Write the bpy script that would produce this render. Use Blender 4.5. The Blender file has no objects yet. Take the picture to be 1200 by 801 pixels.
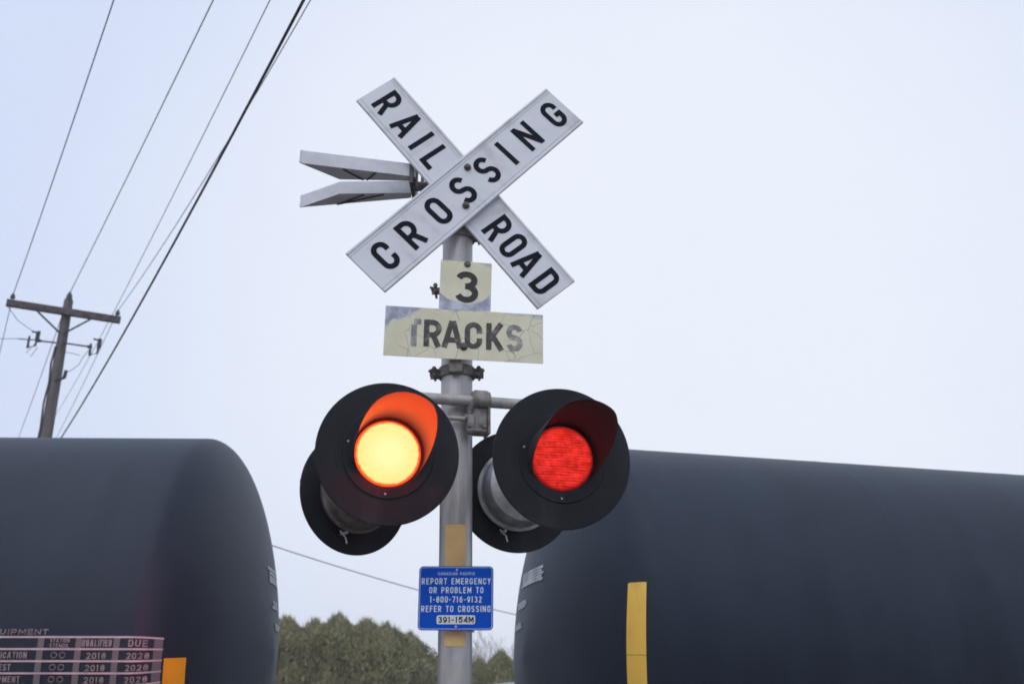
import bpy, bmesh, math, random
from mathutils import Vector, Matrix, noise
R = math.radians
PI = math.pi
scene = bpy.context.scene
GZ = -1.05            # ground level; the camera stands on a bank
COL = scene.collection
random.seed(7)

# ------------------------------------------------------------------ materials
def mat(name, color, rough=0.6, metal=0.0, spec=None, noise_amt=0.0, noise_scale=8.0, stretch=(1, 1, 1),
        bump=0.0, bump_scale=60.0, dark=None, detail=6.0):
    m = bpy.data.materials.new(name); m.use_nodes = True
    nt = m.node_tree; b = nt.nodes['Principled BSDF']
    b.inputs['Roughness'].default_value = rough
    b.inputs['Metallic'].default_value = metal
    if spec is not None: b.inputs['Specular IOR Level'].default_value = spec
    c = (*color, 1)
    b.inputs['Base Color'].default_value = c
    if noise_amt > 0 or dark:
        tc = nt.nodes.new('ShaderNodeTexCoord'); mp = nt.nodes.new('ShaderNodeMapping')
        mp.inputs['Scale'].default_value = stretch
        nt.links.new(tc.outputs['Object'], mp.inputs['Vector'])
        nz = nt.nodes.new('ShaderNodeTexNoise'); nz.inputs['Scale'].default_value = noise_scale
        nz.inputs['Detail'].default_value = detail; nz.inputs['Roughness'].default_value = 0.65
        nt.links.new(mp.outputs['Vector'], nz.inputs['Vector'])
        rp = nt.nodes.new('ShaderNodeValToRGB')
        rp.color_ramp.elements[0].position = 0.32; rp.color_ramp.elements[1].position = 0.68
        d = dark if dark else tuple(x * (1 - noise_amt) for x in color)
        rp.color_ramp.elements[0].color = (*d, 1); rp.color_ramp.elements[1].color = c
        nt.links.new(nz.outputs['Fac'], rp.inputs['Fac'])
        nt.links.new(rp.outputs['Color'], b.inputs['Base Color'])
    if bump > 0:
        tc2 = nt.nodes.new('ShaderNodeTexCoord')
        n2 = nt.nodes.new('ShaderNodeTexNoise'); n2.inputs['Scale'].default_value = bump_scale
        n2.inputs['Detail'].default_value = 4
        nt.links.new(tc2.outputs['Object'], n2.inputs['Vector'])
        bp = nt.nodes.new('ShaderNodeBump'); bp.inputs['Strength'].default_value = bump
        bp.inputs['Distance'].default_value = 0.01
        nt.links.new(n2.outputs['Fac'], bp.inputs['Height'])
        nt.links.new(bp.outputs['Normal'], b.inputs['Normal'])
    return m

class NT:
    """small helper for longer node graphs"""
    def __init__(s, m): s.t = m.node_tree; s.n = s.t.nodes; s.b = s.n.get('Principled BSDF')
    def new(s, typ, **kw):
        o = s.n.new(typ)
        for k, v in kw.items():
            if hasattr(o, k): setattr(o, k, v)
        return o
    def link(s, a, b): s.t.links.new(a, b)
    def val(s, sock, v):
        if hasattr(v, 'links') or hasattr(v, 'is_linked'): s.link(v, sock)
        else: sock.default_value = v
    def math(s, op, a, b=0.0, clamp=False):
        o = s.new('ShaderNodeMath', operation=op, use_clamp=clamp)
        s.val(o.inputs[0], a); s.val(o.inputs[1], b); return o.outputs[0]
    def mix(s, f, a, b, kind='MIX'):
        o = s.new('ShaderNodeMixRGB', blend_type=kind)
        s.val(o.inputs[0], f)
        for i, v in ((1, a), (2, b)):
            if isinstance(v, tuple): o.inputs[i].default_value = (*v, 1)
            else: s.link(v, o.inputs[i])
        return o.outputs[0]
    def step(s, x, lo, hi):
        o = s.new('ShaderNodeMapRange', interpolation_type='SMOOTHSTEP')
        s.val(o.inputs[0], x); o.inputs[1].default_value = lo; o.inputs[2].default_value = hi
        return o.outputs[0]
    def obj_xyz(s):
        tc = s.new('ShaderNodeTexCoord'); sp = s.new('ShaderNodeSeparateXYZ')
        s.link(tc.outputs['Object'], sp.inputs[0]); return tc.outputs['Object'], sp.outputs
    def noise(s, vec, scale, detail=4, rough=0.6):
        o = s.new('ShaderNodeTexNoise'); s.link(vec, o.inputs['Vector'])
        o.inputs['Scale'].default_value = scale; o.inputs['Detail'].default_value = detail
        o.inputs['Roughness'].default_value = rough; return o.outputs['Fac']

M = {}
M['blade_white'] = mat('blade_white', (0.72, 0.735, 0.78), 0.55, noise_amt=0.07, noise_scale=4, detail=1.5)
def grime(m, col, amt, scale, stretch, lo=0.5, hi=0.75):
    """dirt streaks laid over an existing base colour"""
    k = NT(m); v, _ = k.obj_xyz(); mp = k.new('ShaderNodeMapping'); mp.inputs['Scale'].default_value = stretch; k.link(v, mp.inputs[0])
    n = k.noise(mp.outputs[0], scale, 5, 0.6); sk = k.b.inputs['Base Color']
    src = sk.links[0].from_socket if sk.is_linked else tuple(sk.default_value)[:3]
    c = k.mix(k.math('MULTIPLY', k.step(n, lo, hi), amt), src, col); k.link(c, sk); return m
grime(M['blade_white'], (0.40, 0.38, 0.36), 0.45, 9, (1, 1, .45))
M['letter_black'] = mat('letter_black', (0.008, 0.010, 0.018), 0.75, spec=0.15)
M['bolt'] = mat('bolt', (0.16, 0.14, 0.12), 0.5, 0.6, dark=(0.05, 0.045, 0.04), noise_scale=40)
M['galv'] = mat('galvanised', (0.55, 0.53, 0.515), 0.42, 0.35, dark=(0.30, 0.28, 0.275), noise_scale=17, stretch=(1, 1, 0.16), bump=0.08, bump_scale=50)
M['arm'] = mat('arm_paint', (0.46, 0.44, 0.43), 0.5, 0.15, dark=(0.27, 0.245, 0.23), noise_scale=16)
M['cast'] = mat('cast_iron', (0.30, 0.285, 0.27), 0.6, 0.4, dark=(0.11, 0.095, 0.085), noise_scale=22, bump=0.2, bump_scale=70)
M['clamp'] = mat('clamp_rust', (0.30, 0.27, 0.25), 0.65, 0.2, dark=(0.09, 0.072, 0.062), noise_scale=30, bump=0.2)
M['tan'] = mat('tan_strip', (0.82, 0.53, 0.22), 0.55, noise_amt=0.12, noise_scale=18)
M['silver'] = mat('silver_housing', (0.52, 0.52, 0.54), 0.38, 0.55, dark=(0.30, 0.30, 0.31), noise_scale=20)
M['brown_housing'] = mat('dusty_housing', (0.20, 0.17, 0.16), 0.5, 0.2, dark=(0.06, 0.05, 0.045), noise_scale=14)
M['hood_black'] = mat('hood_black', (0.030, 0.031, 0.035), 0.62, spec=0.3, dark=(0.020, 0.020, 0.023), noise_scale=9)
M['disc_black'] = mat('disc_black', (0.011, 0.0125, 0.018), 0.50, spec=0.28, dark=(0.007, 0.008, 0.012), noise_scale=7, bump=0.04, bump_scale=20)
grime(M['tan'], (0.45, 0.28, 0.12), 0.5, 16, (1, 1, .5), .5, .75)
grime(M['disc_black'], (0.045, 0.045, 0.05), 0.45, 6, (1, 1, .5))
grime(M['hood_black'], (0.055, 0.055, 0.06), 0.4, 9, (1, 1, .5))
grime(M['galv'], (0.20, 0.17, 0.15), 0.45, 11, (1, 1, .10), .52, .72)
M['screw'] = mat('screw_zinc', (0.6, 0.6, 0.6), 0.35, 0.8)
M['frame_grey'] = mat('bracket_grey', (0.68, 0.68, 0.73), 0.5, 0.05, dark=(0.54, 0.54, 0.58), noise_scale=10, bump=0.06)
M['frame_dark'] = mat('bracket_dark', (0.06, 0.06, 0.07), 0.5, 0.3)
M['blue'] = mat('sign_blue', (0.0005, 0.085, 0.56), 0.5, spec=0.15, noise_amt=0.08, noise_scale=9)
M['sign_text'] = mat('sign_white_text', (0.72, 0.82, 0.92), 0.5)
M['pill'] = mat('pill_white', (0.74, 0.75, 0.77), 0.5)
M['wood'] = mat('weathered_wood', (0.20, 0.18, 0.18), 0.85, dark=(0.075, 0.066, 0.066), noise_scale=10, stretch=(1, 1, 0.12), bump=0.3, bump_scale=30)
M['wood_arm'] = mat('weathered_arm', (0.15, 0.13, 0.13), 0.85, dark=(0.05, 0.042, 0.04), noise_scale=8, bump=0.2)
M['dark_metal'] = mat('dark_metal', (0.05, 0.055, 0.065), 0.6, 0.2)
M['porcelain'] = mat('porcelain', (0.10, 0.11, 0.13), 0.35)
M['wire'] = mat('wire_dark', (0.06, 0.065, 0.075), 0.6)
M['yellow'] = mat('reflective_yellow', (0.86, 0.52, 0.08), 0.5, noise_amt=0.12, noise_scale=6)
M['amber'] = mat('reflective_amber', (0.88, 0.38, 0.006), 0.5, noise_amt=0.08, noise_scale=6)
M['stencil'] = mat('stencil_white', (0.52, 0.47, 0.50), 0.7, dark=(0.34, 0.30, 0.33), noise_scale=12)
M['stencil_text'] = mat('stencil_text', (0.30, 0.265, 0.29), 0.7, dark=(0.13, 0.115, 0.125), noise_scale=22)
M['stencil_dim'] = mat('stencil_grey', (0.13, 0.12, 0.135), 0.7)
M['headmark'] = mat('head_mark', (0.58, 0.59, 0.62), 0.7, dark=(0.22, 0.23, 0.25), noise_scale=7)
M['steel'] = mat('rail_steel', (0.16, 0.12, 0.10), 0.45, 0.7, dark=(0.08, 0.05, 0.04), noise_scale=5)
M['truck'] = mat('truck_iron', (0.045, 0.04, 0.038), 0.75, 0.2, noise_amt=0.4, noise_scale=6)
M['sleeper'] = mat('sleeper_wood', (0.07, 0.055, 0.045), 0.9, noise_amt=0.5, noise_scale=6)
M['ballast'] = mat('ballast', (0.16, 0.15, 0.14), 0.95, dark=(0.06, 0.055, 0.05), noise_scale=14, bump=0.9, bump_scale=18)
M['ground'] = mat('ground', (0.27, 0.255, 0.22), 0.95, dark=(0.15, 0.145, 0.115), noise_scale=0.8, bump=0.6, bump_scale=9)
M['asphalt'] = mat('asphalt', (0.19, 0.185, 0.18), 0.9, dark=(0.12, 0.118, 0.115), noise_scale=3, bump=0.3, bump_scale=90)
M['paint_white'] = mat('paint_white', (0.7, 0.7, 0.68), 0.7, noise_amt=0.3, noise_scale=6)
M['roof'] = mat('pale_roof', (0.55, 0.60, 0.66), 0.5, 0.1, noise_amt=0.12, noise_scale=3)
M['siding'] = mat('siding', (0.62, 0.64, 0.66), 0.7, noise_amt=0.1, noise_scale=2)
M['glass'] = mat('window_glass', (0.03, 0.04, 0.05), 0.08)
M['bark'] = mat('bark', (0.10, 0.08, 0.065), 0.9, noise_amt=0.4, noise_scale=12)
M['twig'] = mat('twig_grey', (0.20, 0.185, 0.195), 0.9, noise_amt=0.35, noise_scale=4)

for q_ in ('yellow', 'amber'): grime(M[q_], (0.42, 0.23, 0.03), 0.3, 9, (1, 1, .4), .48, .72)
# tank paint: worn semi gloss black with faint vertical streaks and dust
def tank_paint():
    m = bpy.data.materials.new('tank_black'); m.use_nodes = True; k = NT(m)
    v, xyz = k.obj_xyz()
    mp = k.new('ShaderNodeMapping'); mp.inputs['Scale'].default_value = (1.6, 0.25, 0.25); k.link(v, mp.inputs[0])
    streak = k.noise(mp.outputs[0], 2.2, 5)
    dust = k.noise(v, 0.9, 6)
    c = k.mix(k.step(streak, 0.35, 0.7), (0.0030, 0.0050, 0.0110), (0.0085, 0.0125, 0.0225))
    c = k.mix(k.math('MULTIPLY', k.step(dust, 0.42, 0.72), 0.5), c, (0.020, 0.026, 0.037))
    k.link(c, k.b.inputs['Base Color'])
    k.link(k.math('ADD', k.math('MULTIPLY', dust, 0.20), 0.50), k.b.inputs['Roughness'])
    k.b.inputs['Specular IOR Level'].default_value = 0.52; k.b.inputs['Specular Tint'].default_value = (0.64, 0.80, 1.0, 1)
    k.b.inputs['Sheen Weight'].default_value = 0.10; k.b.inputs['Sheen Roughness'].default_value = 0.45; k.b.inputs['Sheen Tint'].default_value = (0.72, 0.86, 1.0, 1)
    bp = k.new('ShaderNodeBump'); bp.inputs['Strength'].default_value = 0.12; bp.inputs['Distance'].default_value = 0.02
    k.link(k.noise(v, 1.3, 2), bp.inputs['Height']); k.link(bp.outputs[0], k.b.inputs['Normal'])
    return m
M['tank'] = tank_paint()

# weathered sign sheeting: cream face, cracks, a peeled patch with an edge of its own
def weathered(name, peel):
    m = bpy.data.materials.new(name); m.use_nodes = True; k = NT(m)
    v, xyz = k.obj_xyz()
    X, Z = xyz[0], xyz[2]
    n = k.noise(v, 16, 5); nb = k.noise(v, 6, 3)
    cream = k.mix(k.step(nb, 0.3, 0.7), (0.64, 0.61, 0.44), (0.74, 0.705, 0.53))
    wob = k.math('MULTIPLY', k.math('SUBTRACT', n, 0.5), 0.10)
    if peel == 'corner':       # grey bare corner, upper left, thin line along the top edge and right corner
        e1 = k.math('ADD', k.math('SUBTRACT', Z, k.math('MULTIPLY', k.math('ADD', X, 0.3235), 0.55)), wob)
        mask = k.step(e1, 0.012, 0.020)
        e2 = k.math('ADD', k.math('ADD', Z, k.math('MULTIPLY', k.math('SUBTRACT', X, 0.28), 0.35)), wob)
        mask2 = k.math('MULTIPLY', k.step(e2, 0.092, 0.098), 0.6)
        mask = k.math('MAXIMUM', mask, mask2)
        x3 = k.math('ADD', Z, wob)
        mask = k.math('MAXIMUM', mask, k.math('MULTIPLY', k.step(x3, 0.098, 0.102), 0.7))
    else:                       # bare band along the foot with a scalloped edge
        xx = k.math('MULTIPLY', X, X)
        e1 = k.math('SUBTRACT', k.math('ADD', k.math('MULTIPLY', xx, 4.4), -0.080), k.math('SUBTRACT', Z, k.math('MULTIPLY', wob, 0.5)))
        mask = k.step(e1, 0.0, 0.005)
        e2 = k.math('ADD', k.math('ADD', Z, k.math('MULTIPLY', X, 0.35)), k.math('MULTIPLY', wob, 0.5))
        mask = k.math('MAXIMUM', mask, k.math('MULTIPLY', k.step(e2, 0.118, 0.124), 0.55))
    bare = k.mix(k.step(n, 0.35, 0.65), (0.30, 0.305, 0.39), (0.56, 0.59, 0.68))
    c = k.mix(mask, cream, bare)
    # cracks
    dv = k.new('ShaderNodeVectorMath', operation='MULTIPLY_ADD')
    nz = k.new('ShaderNodeTexNoise'); k.link(v, nz.inputs['Vector']); nz.inputs['Scale'].default_value = 9
    k.link(nz.outputs['Color'], dv.inputs[0]); dv.inputs[1].default_value = (0.06, 0.06, 0.06); k.link(v, dv.inputs[2])
    vo = k.new('ShaderNodeTexVoronoi', feature='DISTANCE_TO_EDGE'); k.link(dv.outputs[0], vo.inputs['Vector'])
    vo.inputs['Scale'].default_value = 10.5 if peel == 'corner' else 5.0
    crack = k.math('SUBTRACT', 1.0, k.step(vo.outputs['Distance'], 0.003, 0.020))
    crack = k.math('MULTIPLY', crack, k.step(k.noise(v, 5.5, 2), 0.42, 0.56))
    c = k.mix(k.math('MULTIPLY', crack, 0.62 if peel == 'corner' else 0.25), c, (0.17, 0.16, 0.13))
    grime = k.noise(v, 30, 6)
    c = k.mix(k.math('MULTIPLY', k.step(grime, 0.55, 0.8), 0.25), c, (0.25, 0.24, 0.2))
    k.link(c, k.b.inputs['Base Color']); k.b.inputs['Roughness'].default_value = 0.6
    return m
M['cream_corner'] = weathered('cream_cracked', 'corner')
M['cream_foot'] = weathered('cream_square', 'foot')

def faded(name, ink, show, lo, hi):
    m = bpy.data.materials.new(name); m.use_nodes = True; k = NT(m)
    v, xyz = k.obj_xyz()
    n = k.noise(v, 26, 6, 0.7)
    c = k.mix(k.step(n, lo, hi), ink, show)
    k.link(c, k.b.inputs['Base Color']); k.b.inputs['Roughness'].default_value = 0.65
    return m
M['ink_three'] = faded('ink_three', (0.022, 0.022, 0.022), (0.05, 0.048, 0.04), 0.5, 0.75)
M['ink_worn'] = faded('ink_worn', (0.055, 0.052, 0.05), (0.25, 0.24, 0.19), 0.46, 0.74)
M['ink_pale'] = faded('ink_pale', (0.20, 0.20, 0.215), (0.44, 0.43, 0.37), 0.40, 0.66)

def foliage(name, a, b, c_):
    m = bpy.data.materials.new(name); m.use_nodes = True; k = NT(m)
    g = k.new('ShaderNodeNewGeometry')
    rp = k.new('ShaderNodeValToRGB')
    rp.color_ramp.elements[0].color = (*a, 1); rp.color_ramp.elements[1].color = (*c_, 1)
    e = rp.color_ramp.elements.new(0.55); e.color = (*b, 1)
    k.link(g.outputs['Random Per Island'], rp.inputs['Fac'])
    v, _ = k.obj_xyz()
    n = k.noise(v, 2.4, 4)
    c = k.mix(k.math('MULTIPLY', k.step(n, 0.45, 0.7), 0.55), rp.outputs[0], (0.30, 0.275, 0.17))
    k.link(c, k.b.inputs['Base Color']); k.b.inputs['Roughness'].default_value = 0.8
    k.b.inputs['Specular IOR Level'].default_value = 0.2
    tl_ = k.new('ShaderNodeBsdfTranslucent'); k.link(c, tl_.inputs[0])
    ms = k.new('ShaderNodeMixShader'); ms.inputs[0].default_value = 0.5
    k.link(k.b.outputs[0], ms.inputs[1]); k.link(tl_.outputs[0], ms.inputs[2])
    k.link(ms.outputs[0], k.n['Material Output'].inputs[0])
    return m
M['cedar'] = foliage('cedar_foliage', (0.21, 0.205, 0.115), (0.38, 0.365, 0.21), (0.56, 0.525, 0.33))

def lens(name, core, rim, pattern):
    """LED lens; rim and core colours by distance from the lens centre, ribs across it"""
    m = bpy.data.materials.new(name); m.use_nodes = True; k = NT(m)
    v, xyz = k.obj_xyz()
    r = k.math('SQRT', k.math('ADD', k.math('MULTIPLY', xyz[0], xyz[0]), k.math('MULTIPLY', xyz[2], xyz[2])))
    f = k.step(r, 0.104 if pattern == 'lit' else 0.098, 0.117)
    if pattern == 'lit':
        mp = k.new('ShaderNodeMapping'); mp.inputs['Scale'].default_value = (10, 1, 70); k.link(v, mp.inputs[0])
        n = k.noise(mp.outputs[0], 1.6, 3)
        wobble = k.math('MULTIPLY', k.math('SUBTRACT', k.noise(v, 60, 2), 0.5), 0.008)
        f = k.step(k.math('ADD', r, wobble), 0.103, 0.113)
        cc = k.mix(k.step(n, 0.3, 0.7), tuple(x * 0.94 for x in core), tuple(x * 1.06 for x in core))
        cc = k.mix(k.math('MULTIPLY', k.step(k.math('SINE', k.math('MULTIPLY', xyz[2], 700.0)), 0.2, 1.0), 0.35), cc, tuple(x * 0.86 for x in core))
        cc = k.mix(k.step(r, 0.02, 0.11), tuple((core[0], core[1] * 1.12, core[2] * 1.45)), cc)
        c = k.mix(f, cc, rim)
    else:
        mp = k.new('ShaderNodeMapping'); mp.inputs['Scale'].default_value = (9, 1, 52); k.link(v, mp.inputs[0])
        n = k.noise(mp.outputs[0], 1.5, 5, 0.7); n2 = k.noise(v, 38, 3); n3 = k.noise(v, 190, 2)
        rows = k.math('MULTIPLY', k.math('SINE', k.math('MULTIPLY', xyz[2], 640.0)), 0.055)
        s = k.math('ADD', k.math('ADD', k.math('MULTIPLY', n, 0.62), rows), k.math('ADD', k.math('MULTIPLY', n2, 0.27), k.math('MULTIPLY', n3, 0.25)))
        cc = k.mix(k.step(s, 0.42, 0.74), tuple(x * 0.50 for x in core), (core[0] * 1.25, core[1] * 2.6, core[2] * 2.4))
        c = k.mix(f, cc, rim)
    k.link(c, k.b.inputs['Emission Color']); k.b.inputs['Emission Strength'].default_value = 1.0
    k.b.inputs['Base Color'].default_value = (0.03, 0.002, 0.002, 1); k.b.inputs['Roughness'].default_value = 0.6; k.b.inputs['Specular IOR Level'].default_value = 0.1
    return m
M['lens_lit'] = lens('lens_lit', (1.25, 0.83, 0.29), (1.6, 0.11, 0.012), 'lit')
M['lens_red'] = lens('lens_red', (0.78, 0.017, 0.013), (0.16, 0.003, 0.004), 'red')

# ------------------------------------------------------------------ mesh building
class MB:
    def __init__(s): s.bm = bmesh.new()
    def box(s, c, size, mtx=None, bevel=0.0):
        t = bmesh.new(); bmesh.ops.create_cube(t, size=1.0)
        for v in t.verts: v.co = Vector((v.co.x * size[0], v.co.y * size[1], v.co.z * size[2]))
        if bevel: bmesh.ops.bevel(t, geom=t.edges[:], offset=bevel, segments=1, affect='EDGES')
        for v in t.verts:
            v.co = (mtx @ v.co if mtx else v.co) + Vector(c)
        s.add(t); return s
    def add(s, t):
        me = bpy.data.meshes.new('tmp'); t.to_mesh(me); t.free(); s.bm.from_mesh(me); bpy.data.meshes.remove(me)
    def poly(s, pts, ):
        vs = [s.bm.verts.new(Vector(p)) for p in pts]; s.bm.faces.new(vs); return s
    def prism(s, pts, d):
        """closed solid from a polygon swept by vector d"""
        d = Vector(d); a = [s.bm.verts.new(Vector(p)) for p in pts]; b = [s.bm.verts.new(Vector(p) + d) for p in pts]
        n = len(pts); s.bm.faces.new(a); s.bm.faces.new(b[::-1])
        for i in range(n): s.bm.faces.new((a[i], b[i], b[(i + 1) % n], a[(i + 1) % n]))
        return s
    def tube(s, pts, r, n=12, cap=True):
        pts = [Vector(p) for p in pts]; rs = r if isinstance(r, (list, tuple)) else [r] * len(pts)
        rings = []; up = None
        for i, p in enumerate(pts):
            a = pts[max(0, i - 1)]; b = pts[min(len(pts) - 1, i + 1)]; d = (b - a).normalized()
            if up is None: up = Vector((0, 0, 1)) if abs(d.z) < 0.9 else Vector((1, 0, 0))
            x = d.cross(up).normalized(); y = x.cross(d).normalized(); up = y
            rings.append([s.bm.verts.new(p + (x * math.cos(2 * PI * k / n) + y * math.sin(2 * PI * k / n)) * rs[i]) for k in range(n)])
        for i in range(len(pts) - 1):
            for k in range(n): s.bm.faces.new((rings[i][k], rings[i][(k + 1) % n], rings[i + 1][(k + 1) % n], rings[i + 1][k]))
        if cap: s.bm.faces.new(rings[0][::-1]); s.bm.faces.new(rings[-1])
        return s
    def lathe(s, prof, n=48, axis='Z', c=(0, 0, 0), closed=False):
        """prof: (radius, along axis) pairs"""
        rings = []; c = Vector(c)
        def P(r, h, a):
            if axis == 'Z': return c + Vector((r * math.cos(a), r * math.sin(a), h))
            if axis == 'Y': return c + Vector((r * math.cos(a), h, r * math.sin(a)))
            return c + Vector((h, r * math.cos(a), r * math.sin(a)))
        for r, h in prof:
            if r < 1e-6: rings.append([s.bm.verts.new(P(0, h, 0))])
            else: rings.append([s.bm.verts.new(P(r, h, 2 * PI * k / n)) for k in range(n)])
        if closed: rings.append(rings[0])
        for a, b in zip(rings, rings[1:]):
            for k in range(n):
                k2 = (k + 1) % n
                if len(a) == 1 and len(b) == 1: continue
                if len(a) == 1: s.bm.faces.new((a[0], b[k2], b[k]))
                elif len(b) == 1: s.bm.faces.new((a[k], a[k2], b[0]))
                else: s.bm.faces.new((a[k], a[k2], b[k2], b[k]))
        return s
    def build(s, name, m, parent=None, smooth=35, loc=None, rot=None):
        bmesh.ops.recalc_face_normals(s.bm, faces=s.bm.faces[:])
        me = bpy.data.meshes.new(name); s.bm.to_mesh(me); s.bm.free()
        me.materials.append(m)
        if smooth:
            for p in me.polygons: p.use_smooth = True
            me.set_sharp_from_angle(angle=R(smooth))
        o = bpy.data.objects.new(name, me); COL.objects.link(o)
        if parent: o.parent = parent
        if loc: o.location = loc
        if rot: o.rotation_euler = rot
        return o

def tag(o, label=None, cat=None, group=None, kind=None):
    if label: o['label'] = label
    if cat: o['category'] = cat
    if group: o['group'] = group
    if kind: o['kind'] = kind
    return o
def empty(name, loc, rot=(0, 0, 0)):
    o = bpy.data.objects.new(name, None); COL.objects.link(o); o.location = loc; o.rotation_euler = rot
    o.empty_display_size = 0.1
    return o
def copy_tree(o, parent=None):
    c = o.copy(); COL.objects.link(c); c.parent = parent
    for ch in [x for x in bpy.data.objects if x.parent == o]: copy_tree(ch, c)
    return c

# ------------------------------------------------------------------ stroke lettering (road-sign style)
def arc(cx, cy, rx, ry, a0, a1, n=9):
    return [(cx + rx * math.cos(R(a0 + (a1 - a0) * i / n)), cy + ry * math.sin(R(a0 + (a1 - a0) * i / n))) for i in range(n + 1)]

def glyph(ch, w, t):
    """strokes of one letter in a box w x 1, stroke width t: list of (points, closed)"""
    h = t / 2; x0, x1, y0, y1 = h, w - h, h, 1 - h; xm = w / 2; ym = 0.5
    rx = (w - t) / 2; r = min(rx, 0.30)
    def bowl(ya, yb, xs=None):
        rr = min((yb - ya) / 2, rx * 1.2); xs = x0 if xs is None else xs
        return [(xs, yb), (x1 - rr, yb)] + arc(x1 - rr, yb - rr, rr, rr, 90, 0)[1:] + arc(x1 - rr, ya + rr, rr, rr, 0, -90) + [(xs, ya)]
    L = {}
    if ch == 'I' or ch == '1' and False: return [([(xm, 0), (xm, 1)], False)]
    if ch == '1': return [([(xm, 0), (xm, 1)], False), ([(xm - h, 1 - h), (xm - w * .28, .80)], False)]
    if ch == 'R': return [([(x0, 0), (x0, 1)], False), (bowl(.44, y1), False), ([(xm + .02, .44), (x1, 0)], False)]
    if ch == 'P': return [([(x0, 0), (x0, 1)], False), (bowl(.42, y1), False)]
    if ch == 'B': return [([(x0, 0), (x0, 1)], False), (bowl(.52, y1), False), (bowl(y0, .52), False)]
    if ch == 'D': return [([(x0, 0), (x0, 1)], False), (bowl(y0, y1) if False else [(x0, y1), (x1 - r, y1)] + arc(x1 - r, y1 - r, r, r, 90, 0)[1:] + arc(x1 - r, y0 + r, r, r, 0, -90) + [(x0, y0)], False)]
    if ch == 'A': return [([(h * .9, 0), (xm - h * .25, 1)], False), ([(w - h * .9, 0), (xm + h * .25, 1)], False), ([(w * .2, .29), (w * .8, .29)], False)]
    if ch == 'L': return [([(x0, 1), (x0, y0), (w, y0)], False)]
    if ch == 'E': return [([(w, y1), (x0, y1), (x0, y0), (w, y0)], False), ([(x0, .52), (w * .9, .52)], False)]
    if ch == 'F': return [([(w, y1), (x0, y1), (x0, 0)], False), ([(x0, .52), (w * .88, .52)], False)]
    if ch == 'T': return [([(0, y1), (w, y1)], False), ([(xm, y1), (xm, 0)], False)]
    if ch == 'N': return [([(x0, 0), (x0, 1)], False), ([(x1, 0), (x1, 1)], False), ([(x0, 1 - h * .4), (x1, h * .4)], False)]
    if ch == 'M': return [([(x0, 0), (x0, 1)], False), ([(x1, 0), (x1, 1)], False), ([(x0, 1 - h * .4), (xm, .30), (x1, 1 - h * .4)], False)]
    if ch == 'K': return [([(x0, 0), (x0, 1)], False), ([(x0, .34), (w - h * .9, 1)], False), ([(x0 + rx * .65, .52), (w - h * .7, 0)], False)]
    if ch == 'Y': return [([(h * .8, 1), (xm, .46), (w - h * .8, 1)], False), ([(xm, .48), (xm, 0)], False)]
    if ch == 'U': return [([(x0, 1)] + arc(xm, y0 + rx, rx, rx, 180, 360) + [(x1, 1)], False)]
    if ch == 'V': return [([(h * .8, 1), (xm, h * 1.3), (w - h * .8, 1)], False)]
    if ch in 'O0': return [(arc(xm, y1 - rx, rx, rx, 0, 180) + arc(xm, y0 + rx, rx, rx, 180, 360), True)]
    if ch == 'Q': return [(arc(xm, y1 - rx, rx, rx, 0, 180) + arc(xm, y0 + rx, rx, rx, 180, 360), True), ([(xm, .28), (w, 0)], False)]
    if ch == 'C': return [([(x1, y1 - rx - .10)] + arc(xm, y1 - rx, rx, rx, 0, 180) + arc(xm, y0 + rx, rx, rx, 180, 360) + [(x1, y0 + rx + .10)], False)]
    if ch == 'G': return [([(x1, y1 - rx - .08)] + arc(xm, y1 - rx, rx, rx, 0, 180) + arc(xm, y0 + rx, rx, rx, 180, 360) + [(x1, .44), (xm + .01, .44)], False)]
    if ch == 'S':
        ry = (1 - t) / 4
        return [(arc(xm, y1 - ry, rx, ry, 15, 250, 14) + arc(xm, y0 + ry, rx, ry, 70, -165, 14), False)]
    if ch == '3':
        ra = (1 - t) * .235; rb = (1 - t) * .265
        return [(arc(xm - .01, y1 - ra, rx * .92, ra, 160, -75, 14) + [(xm - .04, y1 - 2 * ra)], False), ([(xm - .04, y1 - 2 * ra)] + arc(xm, y0 + rb, rx, rb, 75, -160, 14), False)]
    if ch == '2':
        return [(arc(xm, y1 - rx, rx, rx, 170, -25, 12) + [(x0 + h * .3, y0), (w, y0)], False)]
    if ch == '4': return [([(w * .78, 0), (w * .78, 1 - h * .3), (h, .30), (w, .30)], False)]
    if ch == '5':
        rb = .30
        return [([(w, y1), (x0 + .03, y1), (x0, .50)] + arc(xm, y0 + rb, rx, rb, 125, -150, 12), False)]
    if ch == '6': return [(arc(xm, y0 + .29, rx, .29, 0, 360, 16)[:-1], True), ([(x1 - .02, y1 - .02)] + [(xm - .02, y1 - .03), (x0 + .02, .66), (x0, y0 + .29)], False)]
    if ch == '9': return [(arc(xm, y1 - .29, rx, .29, 0, 360, 16)[:-1], True), ([(x0 + .02, y0 + .02), (xm + .02, y0 + .03), (x1 - .02, .34), (x1, y1 - .29)], False)]
    if ch == '7': return [([(0, y1), (x1, y1), (w * .38, 0)], False)]
    if ch == '8': return [(arc(xm, y1 - .225, rx * .92, .225, 0, 360, 16)[:-1], True), (arc(xm, y0 + .255, rx, .255, 0, 360, 16)[:-1], True)]
    if ch == '-': return [([(w * .05, .46), (w * .95, .46)], False)]
    return []

GW = {'I': .16, '1': .34, 'M': .72, 'N': .60, '-': .38, ' ': .34, 'A': .66, 'L': .50, 'E': .50, 'F': .48, 'T': .54}

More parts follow.
